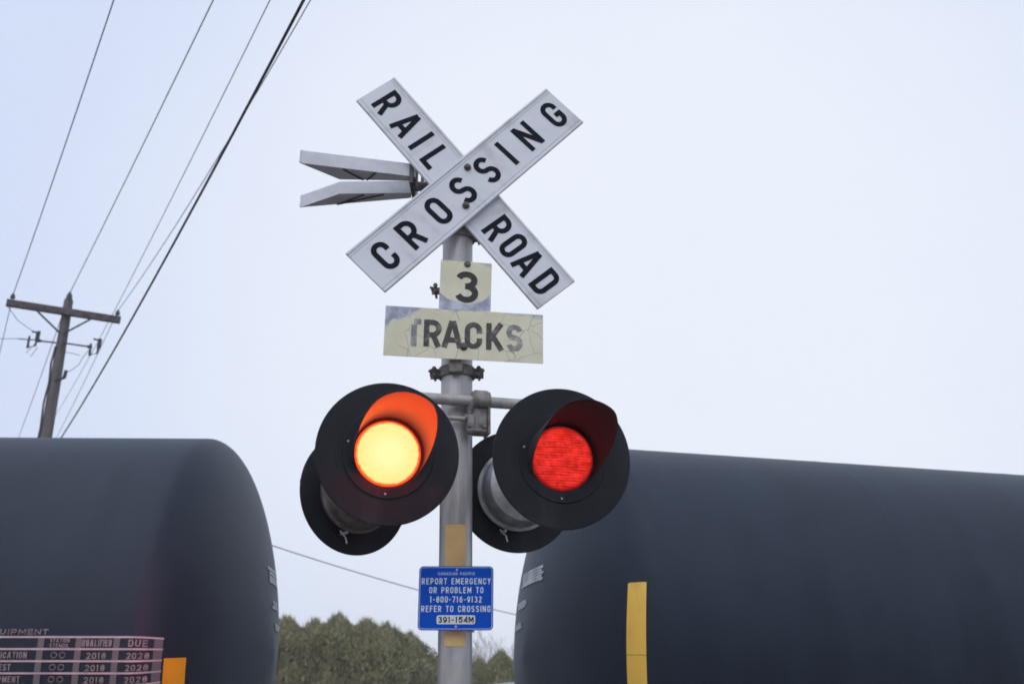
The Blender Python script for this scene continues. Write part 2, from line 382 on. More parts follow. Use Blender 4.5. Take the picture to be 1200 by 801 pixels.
def stroke_quads(pts, closed, t):
    """mitred ribbon: list of quads in 2D"""
    P = [Vector((x, y)) for x, y in pts]
    Q = [P[0]]
    for p in P[1:]:
        if (p - Q[-1]).length > 1e-5: Q.append(p)
    if closed and (Q[0] - Q[-1]).length < 1e-5: Q.pop()
    n = len(Q); Lf = []; Rt = []
    for i in range(n):
        if closed: a, b = Q[i - 1], Q[(i + 1) % n]
        else: a, b = Q[max(0, i - 1)], Q[min(n - 1, i + 1)]
        d1 = (Q[i] - a).normalized() if (Q[i] - a).length > 1e-9 else (b - Q[i]).normalized()
        d2 = (b - Q[i]).normalized() if (b - Q[i]).length > 1e-9 else d1
        n1 = Vector((-d1.y, d1.x)); n2 = Vector((-d2.y, d2.x)); mm = (n1 + n2)
        if mm.length < 1e-6: mm = n1
        mm.normalize(); k = (t / 2) / max(0.35, mm.dot(n1))
        Lf.append(Q[i] + mm * k); Rt.append(Q[i] - mm * k)
    out = []
    for i in range(n if closed else n - 1):
        j = (i + 1) % n; out.append((Rt[i], Rt[j], Lf[j], Lf[i]))
    return out

def letter(mb, ch, cx, cy, H, t, place, wf=1.0, ang=0.0, lift=0.0):
    """one letter centred at (cx,cy), cap height H, stroke t (fraction of H)"""
    w = GW.get(ch, .56) * wf
    if ch == 'I': w = max(w, t)
    ca, sa = math.cos(ang), math.sin(ang)
    for i, (pts, closed) in enumerate(glyph(ch, w, t)):
        for q in stroke_quads(pts, closed, t):
            vs = []
            for p in q:
                x = (p.x - w / 2) * H; y = (p.y - 0.5) * H
                vs.append(mb.bm.verts.new(place(cx + x * ca - y * sa, cy + x * sa + y * ca, lift + i * 0.00025)))
            mb.bm.faces.new(vs)

def text_line(mb, s, cx, cy, H, t, place, width=None, gap=0.17, wf=1.0):
    adv = [GW.get(c, .56) * wf for c in s]
    total = sum(adv) + gap * (len(s) - 1)
    f = 1.0
    if width: f = width / (total * H)
    x = cx - total * H * f / 2
    for c, a in zip(s, adv):
        if c != ' ': letter(mb, c, x + a * H * f / 2, cy, H, t, place, wf=wf * f)
        x += (a + gap) * H * f

def flat_place(yf):
    return lambda u, v, k: Vector((u, yf - 0.0012 - k, v))

def rounded_rect(w, h, r, n=6):
    pts = []
    for cx, cy, a in ((w / 2 - r, h / 2 - r, 0), (-w / 2 + r, h / 2 - r, 90), (-w / 2 + r, -h / 2 + r, 180), (w / 2 - r, -h / 2 + r, 270)):
        pts += arc(cx, cy, r, r, a, a + 90, n)
    return pts
def plate(w, h, th, r=0.004):
    mb = MB(); mb.prism([(x, -th / 2, y) for x, y in rounded_rect(w, h, r)], (0, th, 0)); return mb

# ------------------------------------------------------------------ world, sun, camera
W = bpy.data.worlds.new('World'); scene.world = W; W.use_nodes = True
nt = W.node_tree; bg = nt.nodes['Background']
SUN_EL, SUN_AZ = R(52), R(200)       # azimuth clockwise from +Y (behind the camera, a little left)
sky = nt.nodes.new('ShaderNodeTexSky'); sky.sky_type = 'NISHITA'; sky.sun_disc = False
sky.sun_elevation = SUN_EL; sky.sun_rotation = SUN_AZ
sky.air_density = 1.0; sky.dust_density = 3.0
tc = nt.nodes.new('ShaderNodeTexCoord')
nz = nt.nodes.new('ShaderNodeTexNoise'); nz.inputs['Scale'].default_value = 2.6; nz.inputs['Detail'].default_value = 5; nz.inputs['Roughness'].default_value = 0.55
nt.links.new(tc.outputs['Generated'], nz.inputs['Vector'])
dot = nt.nodes.new('ShaderNodeVectorMath'); dot.operation = 'DOT_PRODUCT'
nt.links.new(tc.outputs['Generated'], dot.inputs[0])
dv = Vector((0.14, 0.90, 0.36)).normalized(); dot.inputs[1].default_value = dv
mr = nt.nodes.new('ShaderNodeMapRange'); mr.interpolation_type = 'SMOOTHSTEP'
nt.links.new(dot.outputs['Value'], mr.inputs[0]); mr.inputs[1].default_value = 0.80; mr.inputs[2].default_value = 1.0
ad = nt.nodes.new('ShaderNodeMath'); ad.operation = 'MULTIPLY_ADD'
nt.links.new(nz.outputs['Fac'], ad.inputs[0]); ad.inputs[1].default_value = 0.55
sb = nt.nodes.new('ShaderNodeMath'); sb.operation = 'SUBTRACT'; nt.links.new(mr.outputs[0], sb.inputs[0]); sb.inputs[1].default_value = 0.28
nt.links.new(sb.outputs[0], ad.inputs[2])
rp = nt.nodes.new('ShaderNodeValToRGB')      # cloud deck: thicker blue-grey to thin bright
rp.color_ramp.elements[0].position = 0.0; rp.color_ramp.elements[0].color = (0.665, 0.745, 0.94, 1)
rp.color_ramp.elements[1].position = 1.0; rp.color_ramp.elements[1].color = (0.85, 0.895, 0.98, 1)
nt.links.new(ad.outputs[0], rp.inputs['Fac'])
sc_ = nt.nodes.new('ShaderNodeVectorMath'); sc_.operation = 'SCALE'; sc_.inputs['Scale'].default_value = 10.0
nt.links.new(rp.outputs['Color'], sc_.inputs[0])
mx = nt.nodes.new('ShaderNodeMixRGB'); mx.inputs[0].default_value = 0.92
nt.links.new(sky.outputs['Color'], mx.inputs[1]); nt.links.new(sc_.outputs[0], mx.inputs[2])
nt.links.new(mx.outputs['Color'], bg.inputs['Color']); bg.inputs['Strength'].default_value = 0.1

sl = bpy.data.lights.new('sun', 'SUN'); sl.energy = 1.0; sl.angle = R(75); sl.color = (1.0, 0.96, 0.91)
so = bpy.data.objects.new('sun', sl); COL.objects.link(so)
sd = Vector((math.sin(SUN_AZ) * math.cos(SUN_EL), math.cos(SUN_AZ) * math.cos(SUN_EL), math.sin(SUN_EL)))
so.rotation_euler = sd.to_track_quat('Z', 'Y').to_euler()

cam = bpy.data.cameras.new('camera'); co = bpy.data.objects.new('camera', cam); COL.objects.link(co)
co.location = (0, 0, 1.6); co.rotation_euler = (R(90 + 20.4), 0, 0)
cam.sensor_width = 36; cam.lens = 36 * 1167 / 1200; cam.clip_end = 3000; cam.clip_start = 0.05
cam.dof.use_dof = True; cam.dof.focus_distance = 3.9; cam.dof.aperture_fstop = 4.0
scene.camera = co
scene.view_settings.view_transform = 'Standard'; scene.view_settings.look = 'None'
scene.cycles.denoising_input_passes = 'RGB_ALBEDO'; scene.cycles.filter_width = 1.75
scene.view_settings.exposure = 0.10; scene.view_settings.gamma = 1

# ------------------------------------------------------------------ ground, tracks, road
g = MB(); g.poly([(-900, -300, GZ), (900, -300, GZ), (900, 1500, GZ), (-900, 1500, GZ)])
tag(g.build('ground', M['ground'], smooth=0), kind='structure')
g = MB(); g.poly([(-3.6, -60, GZ + .004), (3.4, -60, GZ + .004), (3.4, 4.6, GZ + .004), (-3.6, 4.6, GZ + .004)])
tag(g.build('road', M['asphalt'], smooth=0), kind='structure')
def track_curve(x):    # centre line of the gently bending track, metres
    return 7.42 + (0.021 * x if x < 0 else 0.257 * x - 0.236 * 0.8 * (1 - math.exp(-x / 0.8)))
xs = [-60 + 1.5 * i for i in range(81)]
g = MB()
for a, b in zip(xs, xs[1:]):
    ya, yb = track_curve(a), track_curve(b)
    for (o0, z0), (o1, z1) in (((-2.6, .01), (-1.7, .22)), ((-1.7, .22), (1.7, .22)), ((1.7, .22), (2.6, .01))):
        g.poly([(a, ya + o0, GZ + z0), (b, yb + o0, GZ + z0), (b, yb + o1, GZ + z1), (a, ya + o1, GZ + z1)])
tag(g.build('ballast', M['ballast'], smooth=0), kind='structure')
for off in (-0.7525, 0.7525):
    g = MB()
    for a, b in zip(xs, xs[1:]):
        ya, yb = track_curve(a) + off, track_curve(b) + off
        for y0, y1, z in ((-.036, .036, .40), (-.07, .07, .27)):
            g.poly([(a, ya + y0, GZ + z), (b, yb + y0, GZ + z), (b, yb + y1, GZ + z), (a, ya + y1, GZ + z)])
        for y in (-.036, .036): g.poly([(a, ya + y, GZ + .40), (b, yb + y, GZ + .40), (b, yb + y, GZ + .27), (a, ya + y, GZ + .27)])
    tag(g.build('rail', M['steel'], smooth=0), kind='structure')

# ------------------------------------------------------------------ tank cars
RAD = 1.5; HEAD = 0.52; ZC = 3.05
def profile(u):       # radius of the tank u metres past the weld of the shell and the dished end
    if u <= 0: return RAD
    return RAD * max(0.0, 1 - min(1.0, u / HEAD) ** 2.0) ** (1 / 1.2)
def tank_shell(length):
    mb = MB(); prof = []
    K = 56
    us = [HEAD * (1 - math.cos(PI * i / K)) / 2 for i in range(K + 1)]
    for u in us[::-1]: prof.append((profile(u), -u))
    for j in range(1, 9):
        x = length * j / 8
        if j < 8:      # girth weld beads
            prof += [(RAD, x - .06), (RAD, x - .03), (RAD, x - .014), (RAD + .0014, x - .006), (RAD + .0014, x + .006), (RAD, x + .014), (RAD, x + .03), (RAD, x + .06)]
        else: prof.append((RAD, x))
    for u in us[1:]: prof.append((profile(u), length + u))
    mb.lathe(prof, 128, 'X'); return mb
def on_tank(side, length):
    """u along the car measured past the visible end weld, s arc height from the tank's side line"""
    def f(u, s, k):
        r = profile(u * side if side > 0 else -u) + k + 0.005; ph = s / RAD
        return Vector(((length + u) if side > 0 else u, -r * math.cos(ph), r * math.sin(ph)))
    return f
def strip(mb, f, u0, u1, s0, s1, k=0.0, nu=6, ns=10, skew=0.0, quad=0.0, tilt=0.0):
    g_ = [[mb.bm.verts.new(f(u0 + (u1 - u0) * i / nu + skew * (s0 + (s1 - s0) * j / ns) + quad * (s0 + (s1 - s0) * j / ns) ** 2, s0 + (s1 - s0) * j / ns + tilt * (u1 - u0) * i / nu * j / ns, k)) for j in range(ns + 1)] for i in range(nu + 1)]
    for i in range(nu):
        for j in range(ns): mb.bm.faces.new((g_[i][j], g_[i + 1][j], g_[i + 1][j + 1], g_[i][j + 1]))

def tank_car(name, loc, yaw, length, label):
    root = empty(name, (loc[0], loc[1], GZ), (0, 0, yaw)); tag(root, label, 'tank car', 'black tank cars of the train')
    tk = tank_shell(length).build('tank', M['tank'], root, loc=(0, 0, ZC), smooth=50)
    u = MB(); u.box((length / 2, 0, 1.22), (length + 2.0, .5, .34), bevel=.02)
    for x in (1.2, length - 1.2): u.box((x, 0, 1.45), (.5, 2.3, .34), bevel=.03)
    u.box((-1.05, 0, 1.1), (.2, 2.6, .3), bevel=.02); u.box((length + 1.05, 0, 1.1), (.2, 2.6, .3), bevel=.02)
    u.build('underframe', M['truck'], root)
    for x in (-1.22, length + 1.22):
        k = MB(); k.box((x, 0, .98), (.35, .22, .26), bevel=.05); k.build('coupler', M['truck'], root)
    for x in (1.3, length - 1.3):
        b = MB()
        for y in (-1.0, 1.0):
            b.prism([(x - 1.05, y - .08, .62), (x - .45, y - .08, .92), (x + .45, y - .08, .92), (x + 1.05, y - .08, .62), (x + .5, y - .08, .55), (x + .25, y - .08, .42), (x - .25, y - .08, .42), (x - .5, y - .08, .55)], (0, .16, 0))
        b.box((x, 0, .82), (.4, 2.1, .24), bevel=.02); bo = b.build('bogie', M['truck'], root)
        for dx in (-.85, .85):
            w = MB()
            for y in (-.75, .75): w.lathe([(0, y - .07), (.44, y - .07), (.46, y + .0), (.46, y + .07), (.40, y + .075), (0, y + .075)], 32, 'Y', (x + dx, 0, .86))
            w.tube([(x + dx, -1.0, .86), (x + dx, 1.0, .86)], .07, 10); w.build('wheel', M['truck'], bo)
    mw = MB(); mw.lathe([(.45, 0), (.45, .38), (.5, .38), (.5, .46), (.2, .52), (0, .52)], 32, 'Z', (length / 2, 0, ZC + RAD - .1)); mw.build('manway', M['tank'], root)
    return root

LEN_L, LEN_R = 14.0, 14.0
yl = R(1.22)
# left car: visible right-hand weld at x = -2.20
ax = -2.20; ay = 7.399 + 0.0213 * ax
left_car = tank_car('tank_car', (ax - LEN_L * math.cos(yl), ay - LEN_L * math.sin(yl)), yl, LEN_L,
                    'black tank car on the left with a white stencil table on its side')
yr = R(14.41); bx = 0.58; by = 7.449 + 0.257 * bx
right_car = tank_car('tank_car', (bx, by), yr, LEN_R, 'black tank car behind the red lens lamp, yellow strip on its plain side')

# yellow reflective strips
fL = on_tank(1, LEN_L); fR = on_tank(-1, LEN_R)
m_ = MB(); strip(m_, fL, .172, .252, -.9, -.118); m_.build('reflective_strip', M['amber'], left_car, loc=(0, 0, ZC), smooth=60)
m_ = MB(); strip(m_, fR, -.214, -.137, -.083, .398, ns=14, skew=.020, quad=.11, tilt=-.45); strip(m_, fR, -.214, -.137, -.7, -.086, skew=.020, quad=.11); m_.build('reflective_strip', M['yellow'], right_car, loc=(0, 0, ZC), smooth=60)
# stencil table on the left car
m_ = MB(); UR = .165; S0 = .0; row = .0645; colw = .2115
for i in range(9):
    s = S0 - row * i; strip(m_, fL, UR - 1.75, UR, s - .0055, s + .0055, .0, 90, 1)
tb = m_.build('stencil_table', M['stencil'], left_car, loc=(0, 0, ZC), smooth=60)
m_ = MB()
for u0 in (UR - .038, UR - .03 - colw, UR - .03 - 2 * colw, UR - .03 - 3 * colw, UR - 1.75):
    for i in range(8): strip(m_, fL, u0, u0 + .036, S0 - row * (i + 1) + .006, S0 - row * i - .006, .0, 1, 3)
m_.build('column_rule', M['stencil_dim'], tb)
m_ = MB()
def tl(s, u1, c, H=.036, t=.2, right=False, width=None):
    wd = width
    text_line(m_, s, u1 - (wd / 2 if right else 0), c, H, t, fL, width=wd, gap=.16)
cc = [UR - .03 - colw * (i + .42) for i in range(3)]
rs = [S0 - row * (i + .5) for i in range(8)]
tl('DUE', cc[0] + .008, rs[0], width=.095, H=.040); tl('QUALIFIED', cc[1] - .003, rs[0], width=.165, H=.038)
tl('STATION', cc[2], rs[0] + .014, H=.022, width=.11); tl('STENCIL', cc[2], rs[0] - .014, H=.022, width=.11)
first = ['TANK QUALIFICATION', 'THICKNESS TEST', 'SERVICE EQUIPMENT', 'RELIEF VALVE', 'LINING', 'RULE', 'STUB SILL']
ue = UR - .03 - 3 * colw - .05
for i, s in enumerate(first):
    wd = .036 * .62 * len(s); tl(s, ue - .07 * (i % 3 == 1) - .012 * i, rs[i + 1], right=True, width=wd, H=.035)
    for j, q in ((0, '2028'), (1, '2018')): tl(q, cc[j] + (.012 if j == 0 else 0), rs[i + 1] - .004, H=.035, width=.11)
    if i < 7: tl('CO', cc[2], rs[i + 1], H=.034, width=.085, t=.12)
text_line(m_, 'TANK CAR EQUIPMENT', -.809, S0 + .028, .030, .2, fL, width=.72)
m_.build('lettering', M['stencil_text'], tb)
# small stencil marks on the dished ends (unreadable in the photograph: short worn bars)
def head_place(side, length):
    def f(y, z, k):
        rr = math.sqrt(y * y + z * z) / RAD; dx = HEAD * max(0, 1 - rr ** 1.2) ** 0.5 + .006 + k
        return Vector((length + dx if side > 0 else -dx, y, z))
    return f
def head_marks(f, rows, seed):
    rnd = random.Random(seed); mb = MB()
    for (y0, y1, z0, z1, n) in rows:
        hh = (z1 - z0) / n
        for i in range(n):
            a = y0 + rnd.uniform(-.03, .05); b = y1 + rnd.uniform(-.05, .03); K = 10
            zz = z0 + i * hh; t0 = rnd.uniform(.0, .12) * hh; t1 = rnd.uniform(.82, .97) * hh
            for k in range(K):
                p, q = a + (b - a) * k / K, a + (b - a) * (k + 1) / K
                vs = [mb.bm.verts.new(f(u, v, 0)) for u, v in ((p, zz + t0), (q, zz + t0), (q, zz + t1), (p, zz + t1))]; mb.bm.faces.new(vs)
    return mb
head_marks(head_place(-1, LEN_R), [(-.24, .40, .49, .60, 5), (.05, .45, .33, .385, 3), (.1, .5, .18, .23, 3)], 3).build('stencil_mark', M['headmark'], right_car, loc=(0, 0, ZC), smooth=0)
head_marks(head_place(1, LEN_L), [(-.05, .36, .48, .60, 4), (.0, .3, .30, .36, 3), (.05, .3, .15, .20, 3)], 5).build('stencil_mark', M['headmark'], left_car, loc=(0, 0, ZC), smooth=0)

# ------------------------------------------------------------------ signal mast
MX, MY = -0.212, 3.905; TILT = R(-0.75)
mast = empty('signal_mast', (MX + .022, MY, 0), (0, TILT, 0))
tag(mast, 'grey metal signal mast carrying the crossbuck, signs and red lamps', 'signal mast')
MR = 0.0645
m_ = MB(); m_.tube([(0, 0, GZ + .62), (0, 0, 2.0), (0, 0, 3.0), (0, 0, 3.80)], MR, 40); m_.lathe([(MR + .006, 3.80), (MR + .006, 3.83), (.03, 3.86), (0, 3.86)], 40)
m_.build('pole', M['galv'], mast)
m_ = MB(); m_.lathe([(.02, 0), (.24, 0), (.24, .05), (.13, .16), (.10, .6), (.115, .64), (.07, .64)], 40, 'Z', (0, 0, GZ)); m_.build('base', M['cast'], mast)
m_ = MB()
for a0, a1 in ((1.83, 2.28),):
    K = 6
    c0 = []
    for z in (a0, a1):
        c0.append([m_.bm.verts.new(Vector((( MR + .0025) * math.sin(R(x)), -(MR + .0025) * math.cos(R(x)), z))) for x in [-34 + 72 * i / K for i in range(K + 1)]])
    for i in range(K): m_.bm.faces.new((c0[0][i], c0[0][i + 1], c0[1][i + 1], c0[1][i]))
m_.build('reflective_strip', M['tan'], mast)
# band clamps with bolted lugs
def clamp(z, w, lug, block=True):
    mb = MB()
    mb.lathe([(MR + .001, z - w / 2), (MR + .010, z - w / 2), (MR + .010, z + w / 2), (MR + .001, z + w / 2)], 40, closed=True)
    if block: mb.box((0, -MR - .024, z), (.052, .032, w * 1.25), bevel=.004)
    for sx in lug:
        for y in (-.018, .018):
            mb.box((sx * (MR + .024), y, z), (.044, .007, w * .80), bevel=.002)
        for dz in (-.010, .010):
            mb.tube([(sx * (MR + .027), -.040, z + dz * 1.4), (sx * (MR + .027), .040, z + dz * 1.4)], .0055, 8)
            mb.tube([(sx * (MR + .027), -.034, z + dz * 1.4), (sx * (MR + .027), -.026, z + dz * 1.4)], .010, 6)
        mb.tube([(sx * (MR + .02), -.02, z), (sx * (MR + .05), -.03, z + .004)], .006, 8)
    return mb
clamp(2.912, .042, (-1, 1)).build('clamp', M['clamp'], mast)
clamp(3.285, .022, (-1,), False).build('clamp', M['clamp'], mast)
clamp(3.538, .040, (1,), False).build('clamp', M['clamp'], mast)
clamp(3.72, .034, (1,), False).build('clamp', M['clamp'], mast)
# cross arm that carries the four lamps, turned 15.5 degrees
AY = R(15.5)
arm = MB(); ARMZ = 2.766; AOFF = -MR - .042
def armp(s, dz=0, out=0.0):
    return (s * math.cos(AY) + out * math.sin(AY) + .004, AOFF + s * math.sin(AY) - out * math.cos(AY), ARMZ + dz)
arm.tube([armp(-.245), armp(.30)], .0225, 18)
arm_o = arm.build('light_arm', M['arm'], mast)
m_ = MB(); m_.tube([armp(-.33, -.075, -.0), armp(.06, -.075, -.0)], .0095, 10); m_.build('brace_rod', M['arm'], arm_o)
m_ = MB()      # junction casting on the arm right of the mast
dx = Vector(armp(1)) - Vector(armp(0))
rotm = Matrix.Rotation(AY, 4, 'Z')
for s0, s1, r in ((.064, .074, .041), (.074, .124, .046), (.124, .134, .041)):
    m_.tube([armp(s0), armp(s1)], r, 22)
m_.box(armp(.094, -.085), (.062, .060, .105), rotm, bevel=.008)
m_.box(armp(.058, -.10, .01), (.03, .05, .075), rotm, bevel=.008)
m_.box(armp(.126, -.085), (.010, .085, .115), rotm, bevel=.003)
for s in (.045, .105): m_.tube([armp(s, -.108, .030), armp(s, -.108, .042)], .009, 6)
m_.tube([armp(.055, -.045, .02), armp(.055, -.02, .035)], .010, 8)
m_.tube([armp(.035, -.07, .0), armp(.075, -.07, .0)], .016, 8)
m_.build('junction_casting', M['cast'], arm_o)
# drop brackets from the arm to each pair of lamps
for s, out in ((-.30, -.01), (.30, -.02)):
    s2 = -.232 if s < 0 else .295
    m_ = MB(); m_.tube([armp(s2, .012), armp(s2, -.05), armp(s, -.15, out), armp(s, -.37, out)], .021, 14)
    m_.build('drop_pipe', M['arm'], arm_o)

# ------------------------------------------------------------------ crossbuck
def blade(length, width, th):
    mb = MB(); mb.box((0, 0, 0), (length, th, width), bevel=.0015)
    for s in (-1, 1):      # pressed bead along both long edges
        mb.box((0, -th / 2 - .0022, s * (width / 2 - .006)), (length - .002, .0044, .011), bevel=.0018)
        mb.box((0, -th / 2 - .0010, s * (width / 2 - .0215)), (length - .004, .0024, .004), bevel=.0008)
    return mb
CY = R(8.4)
cb = empty('crossbuck_sign', (-0.203, 3.80, 3.724), (0, 0, CY))
tag(cb, 'white X shaped crossbuck sign lettered RAILROAD CROSSING at the mast top', 'crossbuck sign')
aC, aR = R(46.2), R(-49.6)
b1 = blade(1.228, .2345, .012).build('blade', M['blade_white'], cb, loc=(.020, -.004, .010), rot=(0, -aC, 0))
b1['label'] = 'front blade lettered CROSSING'
b2 = blade(1.240, .2125, .012).build('blade', M['blade_white'], cb, loc=(-.004, .022, .001), rot=(0, -aR, 0))
b2['label'] = 'rear blade lettered RAIL ROAD'
m_ = MB(); pl = flat_place(-.006)
for ch, u in zip('CROSSING', (-.500, -.352, -.190, -.041, .108, .233, .368, .538)):
    letter(m_, ch, u, .001 - .002 * (ch == 'G'), .138, .168, pl, wf=1.03)
m_.build('lettering', M['letter_black'], b1, smooth=0)
m_ = MB()
cr, sr = math.cos(aR), math.sin(aR)
for ch, u in zip('RAILROAD', (-.530, -.396, -.294, -.194, .234, .335, .433, .546)):
    letter(m_, ch, u, .0, .135, .17, pl, wf=.98)
m_.build('lettering', M['letter_black'], b2, smooth=0)
for x, z in ((.008, .093), (.004, -.093)):
    m_ = MB(); m_.lathe([(0, -.019), (.008, -.019), (.0125, -.014), (.0125, -.003), (.016, -.003), (.016, 0), (0, 0)], 16, 'Y'); m_.build('bolt', M['bolt'], cb, loc=(x, -.011, z))
m_ = MB()
for z in (.08, -.10): m_.box((-.012, .034, z), (.05, .012, .05), bevel=.003)
m_.build('mount_block', M['clamp'], cb)

# ------------------------------------------------------------------ number sign and TRACKS sign
ns = plate(.2145, .219, .003, .003).build('number_sign', M['cream_foot'], None, loc=(-.193, 3.800, 3.262), rot=(0, R(1.0), CY))
tag(ns, 'square weathered cream sign with black figure 3 above the TRACKS sign', 'sign')
pl = flat_place(-.0015)
m_ = MB(); letter(m_, '3', .004, -.006, .141, .185, pl, wf=1.25); m_.build('numeral', M['ink_three'], ns, smooth=0)
m_ = MB(); m_.lathe([(0, -.010), (.008, -.010), (.010, -.004), (.014, -.003), (.014, 0), (0, 0)], 14, 'Y'); m_.build('bolt', M['bolt'], ns, loc=(.004, -.0015, .098))
ts = plate(.648, .2135, .003, .003).build('tracks_sign', M['cream_corner'], None, loc=(-.193, 3.788, 3.040), rot=(0, R(.3), CY))
tag(ts, 'wide cracked cream sign reading TRACKS with peeling upper left corner', 'sign')
def tk_letters(chars, us, wf, H=.118, t=.205):
    mb = MB()
    for ch, u in zip(chars, us): letter(mb, ch, u, -.002, H, t, pl, wf=wf)
    return mb
tk_letters('RACK', (-.130, -.050, .036, .124), 1.10, .116, .19).build('lettering', M['ink_worn'], ts, smooth=0)
tk_letters('S', (.205,), 1.04, .116, .185).build('faded_letter', M['ink_pale'], ts, smooth=0)
m_ = MB()      # what is left of the worn T: the stem and a stub of the bar
for (u0, u1, v0, v1) in ((-.217, -.194, -.061, .032), (-.206, -.178, .034, .057)):
    m_.poly([pl(u0, v0, 0), pl(u1, v0, 0), pl(u1, v1, 0), pl(u0, v1, 0)])
m_.build('faded_letter', M['ink_pale'], ts, smooth=0)
m_ = MB(); m_.lathe([(0, -.014), (.008, -.014), (.0125, -.009), (.0125, -.003), (.017, -.003), (.017, 0), (0, 0)], 16, 'Y'); m_.build('bolt', M['bolt'], ts, loc=(-.003, -.0015, -.052))

# ------------------------------------------------------------------ blue emergency sign
bs = plate(.278, .2315, .003, .016).build('emergency_sign', M['blue'], None, loc=(-.2085, 3.80, 1.9995))
tag(bs, 'blue emergency notice plate with white text on the mast below the lamps', 'sign')
m_ = MB()
outer = rounded_rect(.270, .2235, .013); inner = rounded_rect(.2665, .220, .0115)
n_ = len(outer)
for i in range(n_):
    j = (i + 1) % n_
    m_.poly([pl(*outer[i], 0), pl(*outer[j], 0), pl(*inner[j], 0), pl(*inner[i], 0)])
m_.build('border', M['sign_text'], bs, smooth=0)
m_ = MB(); S = .000787
def row_(s, x0, x1, yc, H, t, gap=.22):
    text_line(m_, s, ((x0 + x1) / 2 - 294) * S, (399 - yc) * S, H * S, t, pl, width=(x1 - x0) * S, gap=gap)
row_('CANADIAN PACIFIC', 207, 382, 287, 14, .13)
row_('REPORT EMERGENCY', 131, 458, 322, 29, .155)
row_('OR PROBLEM TO', 167, 424, 363, 29, .155)
row_('1-800-716-9132', 172, 416, 406, 29, .155)
row_('REFER TO CROSSING', 132, 458, 449, 29, .155)
m_.build('lettering', M['sign_text'], bs, smooth=0)
m_ = MB(); pts = [(x + 2 * S, y - 99.5 * S) for x, y in rounded_rect(181 * S, 41 * S, 9 * S)]
m_.poly([pl(x, y, .0003) for x, y in pts]); pill = m_.build('number_label', M['pill'], bs, smooth=0)
m_ = MB(); text_line(m_, '391-154M', 2 * S, -99.5 * S, 27 * S, .18, flat_place(-.0027), width=166 * S, gap=.16); m_.build('lettering', M['letter_black'], pill, smooth=0)
for z in (.102, -.103):
    m_ = MB(); m_.lathe([(0, -.004), (.0035, -.0035), (.005, 0), (0, 0)], 10, 'Y'); m_.build('bolt', M['screw'], bs, loc=(0.002, -.0015, z))
m_ = MB()
for z in (.085, -.09): m_.box((.004, .0125, z), (.09, .022, .025), bevel=.003)
m_.box((.055, .008, -.119), (.03, .012, .006), bevel=.001)
m_.build('mount_strap', M['cast'], bs)

# ------------------------------------------------------------------ flashing lights
def make_light(label, lens_mat, housing_mat, hood_len=.30, group='flashing lights on the mast'):
    root = empty('flashing_light', (0, 0, 0)); tag(root, label, 'flashing light', group)
    d = MB()   # 20 inch background disc with rolled rim and a hole for the lens; front faces -Y
    d.lathe([(.125, -.006), (.160, -.006), (.163, -.001), (.245, 0), (.251, .0), (.254, .002), (.254, .006), (.250, .008), (.160, .006), (.125, .006)], 96, 'Y', closed=True)
    disc = d.build('background_disc', M['disc_black'], root, smooth=12)
    for a in (-92, 168, 40):
        s_ = MB(); s_.lathe([(0, -.005), (.003, -.0045), (.0045, 0), (0, 0)], 10, 'Y'); s_.build('screw', M['screw'], disc, loc=(.146 * math.cos(R(a)), -.006, .146 * math.sin(R(a))))
    l = MB(); l.lathe([(0, -.020), (.03, -.0195), (.06, -.017), (.09, -.012), (.112, -.005), (.1175, .004), (.1175, .03)], 64, 'Y'); lo = l.build('lens', lens_mat, root, smooth=60, loc=(0, .012, 0))
    r_ = MB(); r_.lathe([(.1172, .010), (.1172, -.003), (.120, -.0065), (.1245, -.0065), (.1248, .010)], 64, 'Y', closed=True); r_.build('lens_rim', M['hood_black'], lo)
    h = MB(); N = 64; K = 10        # hood: a slightly flaring tube, cut back along both sides
    def hl(a):      # length at angle a from the top
        a = abs(a)
        if a > 128: return 0.0
        x = min(1.0, max(0.0, (128 - a) / 92)); x = x * x * (3 - 2 * x)
        return hood_len * x
    th = .0022
    ring = []
    for i in range(N + 1):
        a = -127.9 + 255.8 * i / N; L = hl(a) + .006; col = []
        for j in range(K + 1):
            y = -L * j / K - .005; rr = .1255 + .012 * (-y / hood_len)
            col.append((rr * math.sin(R(a)), y, rr * math.cos(R(a)), a, rr))
        ring.append(col)
    for off in (0, th):
        vs = [[h.bm.verts.new(Vector(((p[4] + off) * math.sin(R(p[3])), p[1], (p[4] + off) * math.cos(R(p[3]))))) for p in col] for col in ring]
        if off == 0: v0 = vs
        for i in range(N):
            for j in range(K): h.bm.faces.new((vs[i][j], vs[i + 1][j], vs[i + 1][j + 1], vs[i][j + 1]))
    for i in range(N): h.bm.faces.new((v0[i][K], v0[i + 1][K], vs[i + 1][K], vs[i][K]))
    h.build('hood', M['hood_black'], root, smooth=40)
    b = MB(); b.lathe([(.150, .009), (.168, .012), (.170, .030), (.158, .036), (.156, .105), (.145, .135), (.10, .155), (.045, .162), (.045, .235), (.0, .235)], 56, 'Y'); ho = b.build('housing', housing_mat, root, smooth=30)
    k = MB()      # hinge pin and hanging catch on the housing rim
    k.tube([(.06, .012, -.176), (.06, .060, -.176)], .006, 8); k.tube([(.075, .03, -.166), (.055, .035, -.188)], .004, 8); k.tube([(.05, .030, -.188), (.044, .034, -.215)], .0035, 6)
    k.build('latch', M['screw'], ho); k = MB()
    k.tube([(-.150, .03, .085), (-.178, .03, .085)], .009, 8); k.box((-.168, .028, .07), (.012, .03, .06), bevel=.002)
    k.build('hinge', M['screw'], ho)
    return root
front = make_light('lit front lamp glowing yellow white inside an orange lit hood', M['lens_lit'], M['brown_housing'])
front.location = (-.433, 3.404, 2.452); front.rotation_euler = (R(2), 0, R(16))
fr = copy_tree(front)
